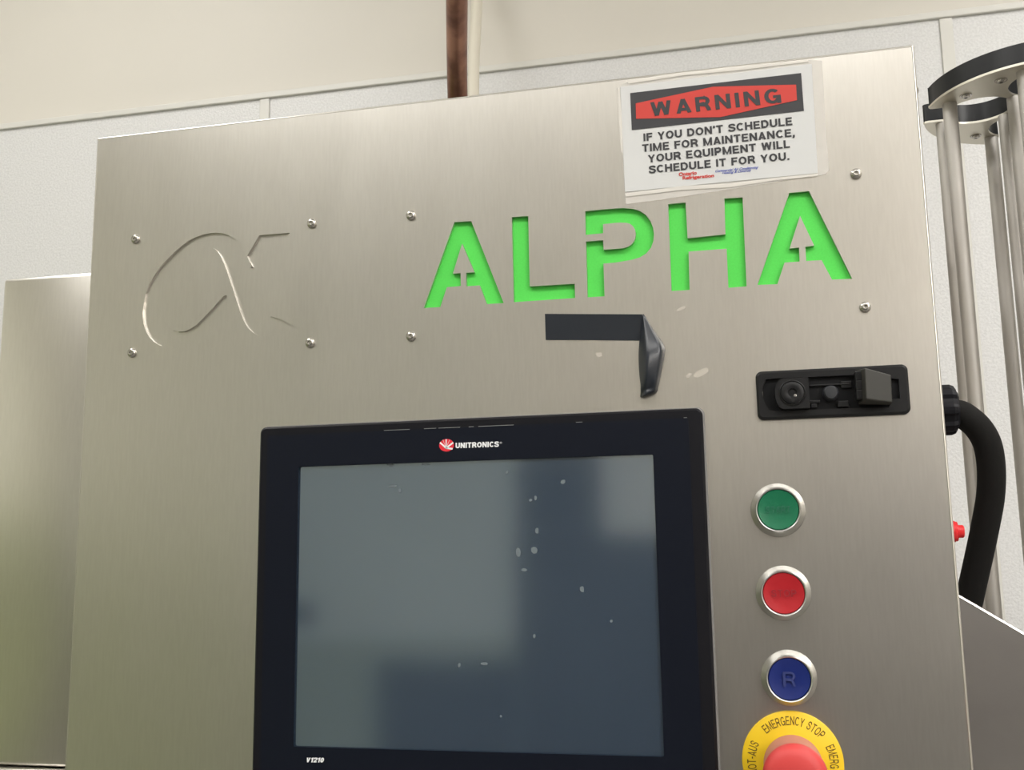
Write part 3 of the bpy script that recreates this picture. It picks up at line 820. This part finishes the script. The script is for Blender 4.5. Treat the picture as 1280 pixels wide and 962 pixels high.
for y_, dz in ((GYF - 0.0006, 0.0), (GYF - 0.0002, 0.0012), (GYF + 0.002, 0.0018), (GYF + 0.016, 0.0018), (GYF + 0.016, 0.0002), (GYF + 0.0024, 0.0002)):
    v.append((g.verts.new((gx0, y_, gz(gx0) + dz)), g.verts.new((gx1_, y_, gz(gx1_) + dz))))
for k in range(len(v)):
    j = (k + 1) % len(v); g.faces.new((v[k][0], v[k][1], v[j][1], v[j][0]))
g.faces.new([q[0] for q in v]); g.faces.new([q[1] for q in v][::-1]); bmesh.ops.recalc_face_normals(g, faces=g.faces)
obj('folded_rim', g, STEEL_SHINY, gd, label='bright folded rim along the slope')

# ================================================================== rod carousel
CZ = Z0 + 0.35; CC = Vector((0.347, 0.262)); CR = 0.0895; DP = 0.045; PR = 0.029; SW = 0.016
cr = thing('rod_carousel', 'round black and steel carousel head on tall satin steel rods at the right edge', 'carousel', (CC.x, CC.y, 0))
def star(sc=0.0):
    out = []; R_, r_, w_ = CR + sc, PR - sc, SW - sc
    for k in range(4):
        th = math.radians(178 + 90 * k)
        u = Vector((math.cos(th), math.sin(th))); vv = Vector((-math.sin(th), math.cos(th)))
        P = lambda a, bq: CC + u * a + vv * bq
        um = math.sqrt(R_ * R_ - w_ * w_); ui = math.sqrt(r_ * r_ - w_ * w_)
        a0 = math.atan2(-w_, ui); rr = 0.003
        out += [P(um - rr * 0.0, -w_ - rr), P(um - rr * 0.4, -w_ - rr * 0.3), P(um - rr * 1.2, -w_)]
        steps_ = 36; tot = 2 * PI - 2 * abs(a0)
        for i in range(steps_ + 1):
            t = a0 - tot * i / steps_
            out.append(P(DP + r_ * math.cos(t), r_ * math.sin(t)))
        out += [P(um - rr * 1.2, w_), P(um - rr * 0.4, w_ + rr * 0.3), P(um, w_ + rr)]
        g0 = th + math.asin((w_ + rr) / R_) + 0.01; g1 = th + PI / 2 - math.asin((w_ + rr) / R_) - 0.01
        for i in range(15):
            t = g0 + (g1 - g0) * i / 14; out.append(CC + Vector((math.cos(t), math.sin(t))) * R_)
    return out
def star_plate(bm, z0, z1, sc=0.0):
    P = star(sc)
    lo = [bm.verts.new((p.x, p.y, z0)) for p in P]; hi = [bm.verts.new((p.x, p.y, z1)) for p in P]
    n_ = len(P)
    for k in range(n_):
        j = (k + 1) % n_; bm.faces.new((lo[k], lo[j], hi[j], hi[k]))
    for ring in (lo, hi):
        es_ = [e for e in (bm.edges.get((ring[k], ring[(k + 1) % n_])) for k in range(n_)) if e]
        bmesh.ops.triangle_fill(bm, use_beauty=True, edges=es_)
    bmesh.ops.recalc_face_normals(bm, faces=bm.faces)
    return bm
DISC = mat('black_acetal', (0.009, 0.010, 0.012), 0.34, spec=0.35)
auto_smooth(obj('top_disc', star_plate(NB(), CZ + 0.002, CZ + 0.0185), DISC, cr, label='thick black scalloped disc'), 30)
UNDER = mat('cream_satin_steel', (0.66, 0.63, 0.55), 0.4, 1.0)
auto_smooth(obj('under_plate', star_plate(NB(), CZ, CZ + 0.002, 0.0004), UNDER, cr, label='thin steel plate under the black disc'), 30)
LZ = 1.02
auto_smooth(obj('lower_disc', star_plate(NB(), LZ - 0.0185, LZ), DISC, cr), 30)
# rods: two at each horn, one by the hub for each pocket
rod_xy = []; bolt_xy = []
for k in range(4):
    a = math.radians(223 + 90 * k)
    for s in (-1, 1):
        t = a + s * math.radians(28); rod_xy.append((CC.x + 0.0750 * math.cos(t), CC.y + 0.0750 * math.sin(t)))
        t2 = a + s * math.radians(13.5); bolt_xy.append((CC.x + 0.0715 * math.cos(t2), CC.y + 0.0715 * math.sin(t2)))
    rod_xy.append((CC.x + 0.0275 * math.cos(a), CC.y + 0.0275 * math.sin(a)))
proto = None
for x, y in rod_xy:
    if proto is None:
        g = NB(); lathe(g, [(0, 0), (0.0060, 0), (0.0060, CZ - LZ), (0, CZ - LZ)], (x, y, LZ), (0, 0, 1), 28)
        proto = auto_smooth(obj('rod', g, STEEL_ROD, cr, origin=(x, y, LZ)), 40)
    else: copy_part(proto, cr, (x, y, LZ))
proto = None
for x, y in bolt_xy:
    if proto is None:
        g = NB(); lathe(g, [(0.0050, -0.0002), (0.0050, 0.0007), (0.0034, 0.0007), (0.0033, 0.0016), (0.0029, 0.0022), (0.0014, 0.0023), (0.0013, 0.0010), (0, 0.0009)], (x, y, CZ), (0, 0, -1), 24)
        proto = auto_smooth(obj('bolt', g, SCREW, cr, origin=(x, y, CZ)), 40)
    else: copy_part(proto, cr, (x, y, CZ))
g = NB(); lathe(g, [(0, 0), (0.075, 0), (0.075, 0.02), (0.03, 0.025), (0.03, LZ - 0.0185), (0, LZ - 0.0185)], (CC.x, CC.y, 0), (0, 0, 1), 40)
auto_smooth(obj('pedestal', g, STEEL_ROD, cr), 40)
